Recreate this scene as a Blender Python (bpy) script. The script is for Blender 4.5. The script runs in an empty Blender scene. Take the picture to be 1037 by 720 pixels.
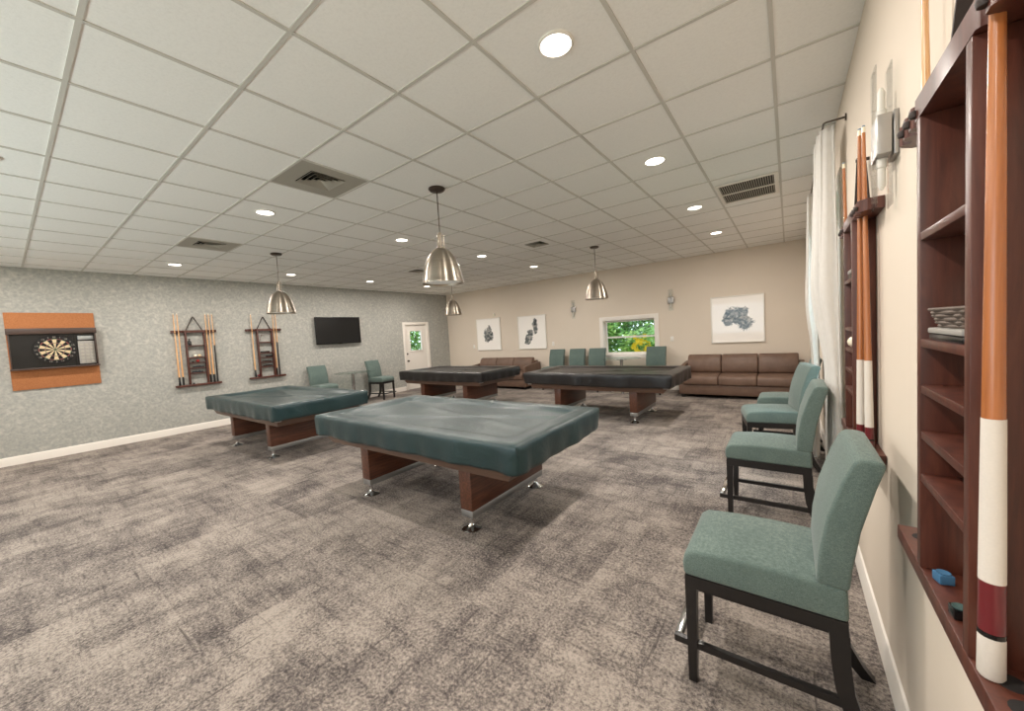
import bpy, bmesh, math, random
from mathutils import Vector, Matrix
random.seed(7)
PI = math.pi
S = bpy.context.scene
COL = S.collection

# ------------------------------------------------------------------ camera, world, exposure
CAM_H = 1.525
yaw, pitch, roll = 0.63548, -0.05522, -0.06061
fwd = Vector((-math.sin(yaw)*math.cos(pitch), math.cos(yaw)*math.cos(pitch), math.sin(pitch)))
rgt = Vector((math.cos(yaw), math.sin(yaw), 0))
up = rgt.cross(fwd)
r2 = rgt*math.cos(roll) + up*math.sin(roll)
u2 = -rgt*math.sin(roll) + up*math.cos(roll)
cam_d = bpy.data.cameras.new('camera')
cam = bpy.data.objects.new('camera', cam_d)
COL.objects.link(cam)
m3 = Matrix((r2, u2, -fwd)).transposed()
cam.matrix_world = Matrix.Translation((0, 0, CAM_H)) @ m3.to_4x4()
cam_d.sensor_fit = 'HORIZONTAL'
cam_d.sensor_width = 36.0
cam_d.lens = 381.97*36.0/1037.0
cam_d.clip_start = 0.02
S.camera = cam

S.view_settings.view_transform = 'Standard'
S.view_settings.look = 'None'
S.view_settings.gamma = 1.0
S.view_settings.use_curve_mapping = False
S.view_settings.exposure = 0.10
try:
    S.cycles.max_bounces = 10
    S.cycles.diffuse_bounces = 6
    S.cycles.transparent_max_bounces = 12
    S.cycles.caustics_reflective = False
    S.cycles.caustics_refractive = False
    S.cycles.sample_clamp_indirect = 6.0
except Exception:
    pass

LAMP_W = 31.0            # each recessed downlight
LAMP_COL = (1.0, 0.92, 0.84)
REAR_FILL_W = 500.0            # fill lamp added behind the camera to lift the ceiling
SIDE_W = 60.0            # sky light through the curtained side window
PEND_W = 2.0
w = bpy.data.worlds.new('world')
S.world = w
w.use_nodes = True
bg = w.node_tree.nodes['Background']
bg.inputs[0].default_value = (0.78, 0.90, 1.0, 1)
bg.inputs[1].default_value = 3.4

# ------------------------------------------------------------------ room numbers
XL, XR, YB, YF, H = -9.548, 0.319, 9.31, -2.75, 3.014
GX, GY, GS = -1.878, 0.327, 0.6096       # ceiling grid origin and spacing
FX0, FX1, FZ0, FZ1 = -7.6, -.8, .9, 2.45      # unseen wide window, added behind the camera to light the ceiling
RY0, RY1, RZ0, RZ1 = 3.62, 4.95, .75, 2.45     # curtained window in the right wall

# lamps outside those two windows; the first is added ceiling fill
ld = bpy.data.lights.new('daylight_fill', 'AREA')
ld.shape = 'RECTANGLE'
ld.size, ld.size_y = FX1-FX0, FZ1-FZ0
ld.energy = REAR_FILL_W
ld.color = (.86, .95, .97)
lo = bpy.data.objects.new('daylight_fill', ld)
COL.objects.link(lo)
lo.location = ((FX0+FX1)/2, YF-1.3, .25)
lo.rotation_euler = (PI/2+.75, 0, 0)       # aimed up through the added window to brighten the ceiling

ld = bpy.data.lights.new('daylight_fill', 'AREA')
ld.shape = 'RECTANGLE'
ld.size, ld.size_y = RY1-RY0, RZ1-RZ0
ld.energy = SIDE_W
ld.color = (.72, .88, 1.0)
lo = bpy.data.objects.new('daylight_fill', ld)
COL.objects.link(lo)
lo.location = (XR+.55, (RY0+RY1)/2, RZ1+.25)
lo.rotation_euler = (0, PI/2-.95, 0)


# ------------------------------------------------------------------ materials
def lin(r, g, b):
    f = lambda c: (c/255/12.92) if c/255 <= .04045 else ((c/255+.055)/1.055)**2.4
    return (f(r), f(g), f(b), 1)


class NT:
    def __init__(s, name):
        s.m = bpy.data.materials.new(name)
        s.m.use_nodes = True
        s.t = s.m.node_tree
        s.b = s.t.nodes['Principled BSDF']

    def n(s, kind, **kw):
        o = s.t.nodes.new(kind)
        for k, v in kw.items():
            setattr(o, k, v)
        return o

    def l(s, a, b):
        s.t.links.new(a, b)

    def setv(s, sock, v):
        if isinstance(v, bpy.types.NodeSocket):
            s.l(v, sock)
        else:
            sock.default_value = v

    def coords(s, scale=(1, 1, 1), rot=(0, 0, 0), loc=(0, 0, 0)):
        tc = s.n('ShaderNodeTexCoord')
        mp = s.n('ShaderNodeMapping')
        mp.inputs['Scale'].default_value = scale
        mp.inputs['Rotation'].default_value = rot
        mp.inputs['Location'].default_value = loc
        s.l(tc.outputs['Object'], mp.inputs['Vector'])
        return mp.outputs[0]

    def noise(s, vec, scale, detail=4, rough=.55, dist=0):
        o = s.n('ShaderNodeTexNoise')
        o.inputs['Scale'].default_value = scale
        o.inputs['Detail'].default_value = detail
        o.inputs['Roughness'].default_value = rough
        o.inputs['Distortion'].default_value = dist
        if vec is not None:
            s.l(vec, o.inputs['Vector'])
        return o.outputs['Fac']

    def math(s, op, a, b=0.0, clamp=False):
        o = s.n('ShaderNodeMath', operation=op)
        o.use_clamp = clamp
        s.setv(o.inputs[0], a)
        s.setv(o.inputs[1], b)
        return o.outputs[0]

    def ramp(s, fac, stops):
        o = s.n('ShaderNodeValToRGB')
        e = o.color_ramp.elements
        e[0].position, e[0].color = stops[0]
        e[1].position, e[1].color = stops[-1]
        for p, c in stops[1:-1]:
            x = e.new(p)
            x.color = c
        s.l(fac, o.inputs[0])
        return o.outputs[0]

    def mix(s, fac, a, b, mode='MIX'):
        o = s.n('ShaderNodeMix', data_type='RGBA', blend_type=mode)
        s.setv(o.inputs[0], fac)
        s.setv(o.inputs[6], a)
        s.setv(o.inputs[7], b)
        return o.outputs[2]

    def bump(s, h, strength=.3, dist=.01):
        o = s.n('ShaderNodeBump')
        o.inputs['Strength'].default_value = strength
        o.inputs['Distance'].default_value = dist
        s.l(h, o.inputs['Height'])
        s.l(o.outputs[0], s.b.inputs['Normal'])

    def p(s, **kw):
        names = dict(color='Base Color', rough='Roughness', metal='Metallic', spec='Specular IOR Level',
                     trans='Transmission Weight', ior='IOR', coat='Coat Weight', coatr='Coat Roughness',
                     sheen='Sheen Weight', em='Emission Color', ems='Emission Strength', sub='Subsurface Weight',
                     aniso='Anisotropic')
        for k, v in kw.items():
            s.setv(s.b.inputs[names[k]], v)
        return s


def plain(name, col, rough=.5, var=.06, scale=30, **kw):
    """a flat colour broken up by a faint procedural variation"""
    t = NT(name)
    f = t.noise(t.coords(), scale, 3)
    c2 = tuple(min(1, c*(1-var)) for c in col[:3]) + (1,)
    t.p(color=t.mix(f, col, c2), rough=rough, **kw)
    return t.m


M = {}


def build_materials():
    # carpet: distressed greige pile with crossed streaks
    t = NT('carpet')
    co = t.coords()
    big = t.noise(co, 2.2, 6, .7)
    sx = t.noise(t.coords((1.4, 9, 1)), 1.6, 6, .7)
    sy = t.noise(t.coords((9, 1.4, 1), loc=(5, 3, 0)), 1.6, 6, .7)
    fine = t.noise(co, 62, 4, .8)
    grain = t.noise(co, 230, 2, .5)
    a = t.math('ADD', t.math('MULTIPLY', big, .5), t.math('MULTIPLY', fine, .78))
    a = t.math('ADD', a, t.math('MULTIPLY', t.math('MINIMUM', sx, sy), .40))
    a = t.math('ADD', a, t.math('MULTIPLY', grain, .16))
    sn = t.n('ShaderNodeVectorMath', operation='SNAP')
    t.l(co, sn.inputs[0])
    sn.inputs[1].default_value = (.5, .5, 10)
    wn_ = t.n('ShaderNodeTexWhiteNoise', noise_dimensions='3D')
    t.l(sn.outputs[0], wn_.inputs[0])
    a = t.math('ADD', a, t.math('MULTIPLY', t.math('SUBTRACT', wn_.outputs[0], .5), .07))
    a = t.math('MULTIPLY', a, .58)
    col = t.ramp(a, [(.43, lin(66, 62, 61)), (.48, lin(98, 91, 88)), (.515, lin(122, 114, 109)), (.55, lin(146, 137, 129)), (.60, lin(166, 156, 147))])
    # thin dark crossed seams of the weave
    lx = t.noise(t.coords((.9, 22, 1), loc=(2, 8, 0)), 1.7, 3, .5)
    ly = t.noise(t.coords((22, .9, 1), loc=(7, 1, 0)), 1.7, 3, .5)
    ln = t.math('MAXIMUM', lx, ly)
    lf = t.ramp(ln, [(.66, (0, 0, 0, 1)), (.74, (1, 1, 1, 1))])
    lf2 = t.math('MULTIPLY', lf, t.math('MULTIPLY', fine, 1.2), True)
    col = t.mix(lf2, col, lin(54, 50, 49))
    t.p(color=col, rough=.95, spec=.15)
    t.bump(t.math('ADD', fine, grain), .5, .006)
    M['carpet'] = t.m

    # wallpaper: mottled blue grey with pale leaf-like blotches
    t = NT('wallpaper')
    co = t.coords((1, 1, 1))
    v = t.n('ShaderNodeTexVoronoi', feature='SMOOTH_F1')
    v.inputs['Scale'].default_value = 25
    wn = t.n('ShaderNodeTexNoise')
    wn.inputs['Scale'].default_value = 9
    t.l(co, wn.inputs['Vector'])
    wv = t.mix(.14, co, wn.outputs['Color'])
    t.l(wv, v.inputs['Vector'])
    n1 = t.noise(co, 36, 5, .65)
    n2 = t.noise(co, 3, 3, .5)
    f = t.math('ADD', t.math('MULTIPLY', v.outputs['Distance'], .55), t.math('MULTIPLY', n1, .65))
    f = t.math('ADD', f, t.math('MULTIPLY', n2, .2))
    col = t.ramp(f, [(.44, lin(154, 156, 152)), (.60, lin(164, 164, 158)), (.74, lin(174, 173, 166)), (.88, lin(188, 186, 178))])
    t.p(color=col, rough=.6, spec=.3)
    M['wallpaper'] = t.m

    def paint(name, c, c2):
        t = NT(name)
        t.p(color=t.mix(t.noise(t.coords(), 2.5, 3), c, c2), rough=.72, spec=.25)
        t.bump(t.noise(t.coords(), 160, 2), .08, .002)
        M[name] = t.m
    paint('wall_paint', lin(221, 209, 194), lin(217, 205, 189))
    paint('white_trim', lin(236, 230, 222), lin(230, 224, 215))

    # ceiling tile, fissured mineral fibre
    t = NT('ceiling_tile')
    f = t.noise(t.coords(), 60, 4, .7)
    t.p(color=t.ramp(f, [(.25, lin(238, 238, 235)), (.5, lin(244, 244, 241)), (.75, lin(247, 247, 244))]), rough=.95, spec=.1)
    t.bump(f, .25, .004)
    M['ceiling_tile'] = t.m
    M['t_bar'] = plain('t_bar', lin(204, 202, 195), .55, .03)  # grey puts the grid's shadow into the colour of white bars

    # dark walnut / cherry wood
    def wood(name, a, b, c, sc=(3, 3, 40), rough=.4, coat=.2, rotx=0):
        t = NT(name)
        f = t.noise(t.coords(sc, rot=(rotx, 0, 0)), 1.2, 6, .65, .6)
        t.p(color=t.ramp(f, [(.3, a), (.5, b), (.7, c)]), rough=rough, coat=coat, coatr=.25)
        M[name] = t.m
    wood('rack_wood', lin(60, 29, 21), lin(80, 40, 29), lin(96, 52, 38), (30, 30, 3), .42, .12)
    wood('walnut', lin(58, 32, 21), lin(84, 48, 32), lin(104, 62, 42), (40, 3, 40), .4, .3)
    wood('apron_wood', lin(76, 54, 43), lin(94, 69, 55), lin(108, 81, 65), (3, 3, 60), .4, .3)
    wood('dark_wood', lin(50, 36, 30), lin(66, 48, 40), lin(80, 58, 48), (3, 40, 40), .5, .15)
    wood('cork', lin(150, 94, 56), lin(172, 111, 68), lin(184, 124, 80), (90, 90, 90), .9, 0)
    wood('maple', lin(204, 150, 100), lin(222, 172, 120), lin(232, 186, 136), (40, 40, 3), .3, .5)
    wood('cue_orange', lin(150, 88, 46), lin(172, 104, 56), lin(186, 120, 68), (50, 50, 2), .25, .6)
    wood('espresso', lin(12, 10, 10), lin(17, 14, 14), lin(23, 19, 18), (30, 30, 6), .4, .25)

    # vinyl covers
    def vinyl(name, a, b, rough):
        t = NT(name)
        f = t.noise(t.coords(), 3.5, 5, .6)
        g = t.noise(t.coords((2, 2, 8)), 26, 4, .6)
        fg = t.math('ADD', t.math('MULTIPLY', f, .7), t.math('MULTIPLY', g, .3))
        t.p(color=t.ramp(fg, [(.35, a), (.65, b)]), rough=rough, spec=.62, sheen=.02, ior=1.5)
        t.bump(t.math('ADD', t.noise(t.coords(), 5, 4, .6, .8), t.math('MULTIPLY', t.noise(t.coords(), 300, 2), .12)), .35, .02)
        M[name] = t.m
    vinyl('green_vinyl', lin(20, 46, 50), lin(28, 54, 55), .34)
    vinyl('black_vinyl', lin(16, 14, 14), lin(23, 20, 20), .36)

    # teal woven upholstery
    t = NT('teal_fabric')
    n1 = t.noise(t.coords((1, 1, 1)), 420, 2, .5)
    n2 = t.noise(t.coords((1, 1, 14)), 60, 3, .6)
    n3 = t.noise(t.coords(), 4, 3, .5)
    f = t.math('ADD', t.math('MULTIPLY', n1, .4), t.math('ADD', t.math('MULTIPLY', n2, .4), t.math('MULTIPLY', n3, .2)))
    t.p(color=t.ramp(f, [(.36, lin(72, 88, 85)), (.5, lin(92, 108, 103)), (.62, lin(115, 130, 123))]), rough=.9, spec=.2, sheen=.15)
    t.bump(n1, .35, .002)
    M['teal_fabric'] = t.m

    # brown leather
    t = NT('brown_leather')
    v = t.n('ShaderNodeTexVoronoi')
    v.inputs['Scale'].default_value = 160
    t.l(t.coords(), v.inputs['Vector'])
    f = t.noise(t.coords(), 5, 4, .6)
    t.p(color=t.ramp(f, [(.3, lin(96, 75, 63)), (.7, lin(116, 93, 79))]), rough=.48, spec=.4)
    t.bump(t.math('ADD', v.outputs['Distance'], t.math('MULTIPLY', f, 3)), .2, .004)
    M['brown_leather'] = t.m

    # brushed nickel with vertical brushing seen as soft streaks
    t = NT('brushed_nickel')
    f = t.noise(t.coords((1, 1, 120)), 4, 3, .6)
    tg = t.n('ShaderNodeTangent', direction_type='RADIAL', axis='Z')
    t.p(color=t.ramp(f, [(.3, lin(158, 148, 136)), (.7, lin(184, 174, 160))]), metal=1.0, rough=.33, aniso=.85)
    t.l(tg.outputs[0], t.b.inputs['Tangent'])
    t.b.inputs['Anisotropic Rotation'].default_value = .25
    M['brushed_nickel'] = t.m
    M['chrome'] = plain('chrome', lin(215, 215, 216), .12, .03, metal=1.0)
    M['satin_metal'] = plain('satin_metal', lin(172, 169, 165), .36, .04, metal=.6)
    M['bronze'] = plain('bronze', lin(92, 82, 74), .35, .1, metal=1.0)
    M['steel_grey'] = plain('steel_grey', lin(176, 178, 178), .35, .05, metal=.9)
    M['black_plastic'] = plain('black_plastic', lin(14, 14, 15), .25, .1)
    M['tv_screen'] = plain('tv_screen', lin(5, 5, 6), .3, .05)
    M['black_rubber'] = plain('black_rubber', lin(28, 25, 25), .8, .1)
    M['white_plastic'] = plain('white_plastic', lin(232, 228, 220), .4, .03)
    M['grey_plastic'] = plain('grey_plastic', lin(158, 154, 148), .5, .12, 60)
    M['dark_leather'] = plain('dark_leather', lin(52, 40, 36), .6, .15)
    M['cream'] = plain('cream', lin(222, 200, 160), .8, .08, 200)
    M['sisal_black'] = plain('sisal_black', lin(26, 24, 24), .85, .2, 200)
    M['dart_red'] = plain('dart_red', lin(150, 40, 34), .8, .1)
    M['dart_green'] = plain('dart_green', lin(40, 104, 66), .8, .1)
    M['maroon'] = plain('maroon', lin(104, 22, 30), .3, .1, coat=.4)
    M['linen_wrap'] = plain('linen_wrap', lin(222, 214, 204), .7, .12, 300)
    M['ivory'] = plain('ivory', lin(240, 230, 205), .25, .03)
    M['blue_chalk'] = plain('blue_chalk', lin(58, 104, 140), .9, .2)
    M['green_chalk'] = plain('green_chalk', lin(60, 84, 82), .9, .2)
    M['paper_grey'] = plain('paper_grey', lin(112, 98, 88), .8, .4, 120)
    M['yellow_petal'] = plain('yellow_petal', lin(246, 214, 40), .6, .2)
    M['panel_grey'] = plain('panel_grey', lin(168, 163, 152), .6, .05)
    M['dark_void'] = plain('dark_void', lin(36, 34, 32), .8, .1)
    M['ground'] = plain('ground', lin(110, 120, 80), .9, .3, 4)

    t = NT('leaf')
    f = t.noise(t.coords(), 3, 3)
    t.p(color=t.ramp(f, [(.35, lin(84, 134, 70)), (.55, lin(146, 192, 96)), (.7, lin(200, 224, 136))]), rough=.5)
    M['leaf'] = t.m

    # clear sheet glass: see-through with a fresnel gloss
    def sheet(name, tint, f0):
        t = NT(name)
        tr = t.n('ShaderNodeBsdfTransparent')
        tr.inputs[0].default_value = tint
        gl = t.n('ShaderNodeBsdfGlossy')
        gl.inputs['Roughness'].default_value = .01
        fr = t.n('ShaderNodeFresnel')
        fr.inputs[0].default_value = f0
        mx = t.n('ShaderNodeMixShader')
        t.l(t.math('MULTIPLY', fr.outputs[0], .45), mx.inputs[0])
        t.l(tr.outputs[0], mx.inputs[1])
        t.l(gl.outputs[0], mx.inputs[2])
        t.l(mx.outputs[0], t.t.nodes['Material Output'].inputs[0])
        M[name] = t.m
    sheet('pane_glass', (.95, .97, .96, 1), 1.35)
    sheet('acrylic', (.97, .98, .98, 1), 1.2)
    sheet('table_glass', (.86, .92, .90, 1), 1.5)

    # curtain cloth: thin white weave that lets outside light through
    t = NT('curtain_cloth')
    f = t.noise(t.coords((1, 1, .3)), 90, 3)
    t.p(color=t.ramp(f, [(.3, lin(234, 230, 224)), (.7, lin(242, 239, 234))]), rough=.9, spec=.1)
    tr = t.n('ShaderNodeBsdfTranslucent')
    tr.inputs[0].default_value = lin(236, 234, 230)
    mx = t.n('ShaderNodeMixShader')
    mx.inputs[0].default_value = .28
    out = t.t.nodes['Material Output']
    t.l(t.b.outputs[0], mx.inputs[1])
    t.l(tr.outputs[0], mx.inputs[2])
    t.l(mx.outputs[0], out.inputs[0])
    M['curtain_cloth'] = t.m

    def emit(name, col, st):
        t = NT(name)
        t.p(color=(.9, .9, .9, 1), em=col, ems=st)
        M[name] = t.m
    emit('downlight_lens', (1.0, .93, .82, 1), 6.0)
    emit('pendant_lens', (1.0, .92, .8, 1), .12)


def art_print(name, blobs, seed, dark, mid, light):
    """white sheet with a loose ink wash; blobs: (x, z, rx, rz) in the sheet's own metres"""
    t = NT(name)
    co = t.coords(loc=(seed, seed*.7, 0))
    base = t.coords()
    sep = t.n('ShaderNodeSeparateXYZ')
    t.l(base, sep.inputs[0])
    n1 = t.noise(co, 7, 6, .65, .8)
    n2 = t.noise(co, 8, 5, .7, 1.2)
    best = None
    for (bx, bz, rx, rz) in blobs:
        dx = t.math('DIVIDE', t.math('SUBTRACT', sep.outputs['X'], bx), rx)
        dz = t.math('DIVIDE', t.math('SUBTRACT', sep.outputs['Z'], bz), rz)
        d = t.math('SQRT', t.math('ADD', t.math('MULTIPLY', dx, dx), t.math('MULTIPLY', dz, dz)))
        d = t.math('SUBTRACT', 1.0, d)
        best = d if best is None else t.math('MAXIMUM', best, d)
    h = t.math('ADD', best, t.math('MULTIPLY', t.math('SUBTRACT', n1, .5), 1.9))
    mask = t.ramp(h, [(.06, (0, 0, 0, 1)), (.22, (1, 1, 1, 1))])
    ink = t.ramp(n2, [(.40, dark), (.50, mid), (.60, light), (.72, lin(214, 206, 196))])
    t.p(color=t.mix(mask, lin(250, 246, 240), ink), rough=.5, coat=1.0, coatr=.02)
    return t.m


build_materials()


# ------------------------------------------------------------------ mesh helpers
class MB:
    """collects shapes into one mesh; every shape carries a material slot index"""
    def __init__(s):
        s.bm = bmesh.new()

    def _mark(s, faces, mi, smooth):
        for f in faces:
            f.material_index = mi
            f.smooth = smooth

    def box(s, x0, x1, y0, y1, z0, z1, mi=0, bev=0, seg=2, mat=None, smooth=False):
        b = bmesh.new()
        r = bmesh.ops.create_cube(b, size=1)
        for v in b.verts:
            v.co = Vector(((x0+x1)/2 + v.co.x*(x1-x0), (y0+y1)/2 + v.co.y*(y1-y0), (z0+z1)/2 + v.co.z*(z1-z0)))
        if bev > 0:
            bmesh.ops.bevel(b, geom=b.edges[:], offset=bev, segments=seg, profile=.5, affect='EDGES')
        s.merge(b, mi, smooth or bev > 0, mat)
        return s

    def merge(s, b, mi=0, smooth=False, mat=None):
        if mat is not None:
            bmesh.ops.transform(b, matrix=mat, verts=b.verts)
        bmesh.ops.recalc_face_normals(b, faces=b.faces)
        vm = {v: s.bm.verts.new(v.co) for v in b.verts}
        for f in b.faces:
            try:
                nf = s.bm.faces.new([vm[v] for v in f.verts])
                nf.material_index = mi
                nf.smooth = smooth
            except ValueError:
                pass
        b.free()

    def lathe(s, prof, c=(0, 0, 0), n=32, mi=0, mat=None, smooth=True):
        """prof: (radius, z) from one end to the other; radius 0 closes"""
        b = bmesh.new()
        rings = []
        for (r, z) in prof:
            if r < 1e-6:
                rings.append([b.verts.new((0, 0, z))])
            else:
                rings.append([b.verts.new((r*math.cos(2*PI*i/n), r*math.sin(2*PI*i/n), z)) for i in range(n)])
        for a, d in zip(rings, rings[1:]):
            for i in range(n):
                j = (i+1) % n
                if len(a) == 1 and len(d) == 1:
                    continue
                if len(a) == 1:
                    b.faces.new((a[0], d[j], d[i]))
                elif len(d) == 1:
                    b.faces.new((a[i], a[j], d[0]))
                else:
                    b.faces.new((a[i], a[j], d[j], d[i]))
        T = Matrix.Translation(c)
        if mat is not None:
            T = mat @ T
        s.merge(b, mi, smooth, T)
        return s

    def cyl(s, p0, p1, r0, r1=None, n=16, mi=0, mat=None):
        r1 = r0 if r1 is None else r1
        p0, p1 = Vector(p0), Vector(p1)
        L = (p1-p0).length
        q = (p1-p0).to_track_quat('Z', 'Y').to_matrix().to_4x4()
        T = Matrix.Translation(p0) @ q
        if mat is not None:
            T = mat @ T
        return s.lathe([(0, 0), (r0, 0), (r1, L), (0, L)], n=n, mi=mi, mat=T)

    def tube(s, pts, r, n=10, mi=0, rect=None):
        """tube through points; rect=(a,b) gives a rectangular section"""
        b = bmesh.new()
        pts = [Vector(p) for p in pts]
        rings = []
        for i, p in enumerate(pts):
            d = (pts[min(i+1, len(pts)-1)] - pts[max(i-1, 0)]).normalized()
            ref = Vector((0, 0, 1)) if abs(d.z) < .95 else Vector((1, 0, 0))
            x = d.cross(ref).normalized()
            y = x.cross(d).normalized()
            if rect:
                a_, b_ = rect
                rings.append([b.verts.new(p + x*a_*q + y*b_*w_) for q, w_ in ((-1, -1), (1, -1), (1, 1), (-1, 1))])
            else:
                rings.append([b.verts.new(p + (x*math.cos(2*PI*k/n) + y*math.sin(2*PI*k/n))*r) for k in range(n)])
        k = len(rings[0])
        for a, d in zip(rings, rings[1:]):
            for i in range(k):
                j = (i+1) % k
                b.faces.new((a[i], a[j], d[j], d[i]))
        b.faces.new(rings[0][::-1])
        b.faces.new(rings[-1])
        s.merge(b, mi, rect is None)
        return s

    def prism(s, poly, x0, x1, mi=0, bev=0, seg=3, mat=None, axis='x', smooth=None):
        """polygon in (y,z) extruded along x (axis='x') or (x,y) along z (axis='z')"""
        b = bmesh.new()
        mk = (lambda u, v, t: (t, u, v)) if axis == 'x' else ((lambda u, v, t: (u, v, t)) if axis == 'z' else (lambda u, v, t: (u, t, v)))
        A = [b.verts.new(mk(u, v, x0)) for u, v in poly]
        B = [b.verts.new(mk(u, v, x1)) for u, v in poly]
        b.faces.new(A)
        b.faces.new(B[::-1])
        n = len(poly)
        for i in range(n):
            j = (i+1) % n
            b.faces.new((A[i], B[i], B[j], A[j]))
        bmesh.ops.recalc_face_normals(b, faces=b.faces)
        if bev > 0:
            es = [e for e in b.edges if e.calc_face_angle(0) > .5]
            bmesh.ops.bevel(b, geom=es, offset=bev, segments=seg, profile=.5, affect='EDGES')
        s.merge(b, mi, (bev > 0) if smooth is None else smooth, mat)
        return s

    def quad(s, a, b, c, d, mi=0):
        f = s.bm.faces.new([s.bm.verts.new(p) for p in (a, b, c, d)])
        f.material_index = mi
        return s

    def grid(s, fn, nu, nv, mi=0, smooth=True):
        vs = [[s.bm.verts.new(fn(i/nu, j/nv)) for j in range(nv+1)] for i in range(nu+1)]
        for i in range(nu):
            for j in range(nv):
                f = s.bm.faces.new((vs[i][j], vs[i+1][j], vs[i+1][j+1], vs[i][j+1]))
                f.material_index = mi
                f.smooth = smooth
        return s

    def build(s, name, mats, parent=None, loc=None, rotz=None, sharp=35):
        me = bpy.data.meshes.new(name)
        s.bm.to_mesh(me)
        s.bm.free()
        for m in (mats if isinstance(mats, (list, tuple)) else [mats]):
            me.materials.append(M[m] if isinstance(m, str) else m)
        try:
            me.set_sharp_from_angle(angle=math.radians(sharp))
        except Exception:
            pass
        o = bpy.data.objects.new(name, me)
        COL.objects.link(o)
        if parent:
            o.parent = parent
        if loc is not None:
            o.location = loc
        if rotz is not None:
            o.rotation_euler = (0, 0, rotz)
        return o


def tag(o, label, cat, group=None, kind=None):
    o['label'] = label
    o['category'] = cat
    if group:
        o['group'] = group
    if kind:
        o['kind'] = kind
    return o


def thing(name, label, cat, loc=(0, 0, 0), rotz=0, group=None):
    o = bpy.data.objects.new(name, None)
    o.empty_display_size = .1
    COL.objects.link(o)
    o.location = loc
    o.rotation_euler = (0, 0, rotz)
    return tag(o, label, cat, group)


def struct(name, mb, mats, parent=None, **kw):
    o = mb.build(name, mats, parent, **kw)
    if parent is None:
        o['kind'] = 'structure'
    return o


def dup(root, loc, rotz=None, label=None, group=None):
    r = root.copy()
    COL.objects.link(r)
    r.location = loc
    if rotz is not None:
        r.rotation_euler = (0, 0, rotz)
    if label:
        r['label'] = label
    if group:
        r['group'] = group

    def rec(src, dst):
        for ch in list(src.children):
            c = ch.copy()
            COL.objects.link(c)
            c.parent = dst
            rec(ch, c)
    rec(root, r)
    return r


# ------------------------------------------------------------------ the room
T = .2
fl = MB().box(XL-T, XR+T, YF-T, YB+T, -.1, 0)
struct('floor', fl, 'carpet')

# ceiling: lay-in tiles set just above a grid of T bars; four bays are left to vents
VENT_CELLS = {(2, 2): 1, (7, 2): 1, (2, 8): 1, (7, 8): 1}     # (k, i): bay between bars k..k+1 and i..i+1
xs = []
k = -3
x = GX + 3*GS
lines_x = [GX - j*GS for j in range(-3, 13)]
lines_y = [GY + j*GS for j in range(-5, 15)]
cl = MB()
ex = sorted([XL] + [v for v in lines_x if XL < v < XR] + [XR])
ey = sorted([YF] + [v for v in lines_y if YF < v < YB] + [YB])
hb = .0105
for a, b in zip(ex, ex[1:]):
    for c, d in zip(ey, ey[1:]):
        kk, ii = round((GX - b)/GS), round((c - GY)/GS)
        if (kk, ii) in VENT_CELLS and b-a > .5 and d-c > .5:
            continue
        cl.quad((a, c, H+.006), (a, d, H+.006), (b, d, H+.006), (b, c, H+.006), 0)
for v in lines_x:
    if XL < v < XR:
        cl.box(v-hb, v+hb, YF, YB, H, H+.02, 1)
for v in lines_y:
    if YF < v < YB:
        cl.box(XL, XR, v-hb, v+hb, H+.0004, H+.02, 1)
cl.box(XL-T, XR+T, YF-T, YB+T, H+.15, H+.2, 0)
struct('ceiling', cl, ['ceiling_tile', 't_bar'])

# left wall with the doorway cut out
DY0, DY1, DZ = 7.45, 8.33, 2.03
wl = MB()
wl.box(XL-T, XL, YF-T, DY0, 0, H+.2).box(XL-T, XL, DY1, YB+T, 0, H+.2).box(XL-T, XL, DY0, DY1, DZ, H+.2)
struct('wall_left', wl, 'wallpaper')
# back wall with its window
WX0, WX1, WZ0, WZ1 = -3.885, -2.575, .85, 1.735
wb = MB()
wb.box(XL, WX0, YB, YB+T, 0, H+.2).box(WX1, XR, YB, YB+T, 0, H+.2)
wb.box(WX0, WX1, YB, YB+T, 0, WZ0).box(WX0, WX1, YB, YB+T, WZ1, H+.2)
struct('wall_back', wb, 'wall_paint')
# right wall with the curtained window
wr = MB()
wr.box(XR, XR+T, YF-T, RY0, 0, H+.2).box(XR, XR+T, RY1, YB+T, 0, H+.2)
wr.box(XR, XR+T, RY0, RY1, 0, RZ0).box(XR, XR+T, RY0, RY1, RZ1, H+.2)
struct('wall_right', wr, 'wall_paint')
wf = MB()
wf.box(XL, FX0, YF-T, YF, 0, H+.2).box(FX1, XR, YF-T, YF, 0, H+.2)
wf.box(FX0, FX1, YF-T, YF, 0, FZ0).box(FX0, FX1, YF-T, YF, FZ1, H+.2)
struct('wall_front', wf, 'wall_paint')

BB = [(0, 0), (.014, 0), (.014, .10), (.008, .125), (0, .13)]
b = MB()
b.prism([(XL+x_, z_) for x_, z_ in BB], YF, DY0-.09, axis='y')
b.prism([(XL+x_, z_) for x_, z_ in BB], DY1+.09, YB, axis='y')
struct('baseboard_left', b, 'white_trim')
struct('baseboard_back', MB().prism([(YB-x_, z_) for x_, z_ in BB], XL+.014, XR-.014), 'white_trim')
struct('baseboard_right', MB().prism([(XR-x_, z_) for x_, z_ in BB], YF, YB, axis='y'), 'white_trim')

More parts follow.
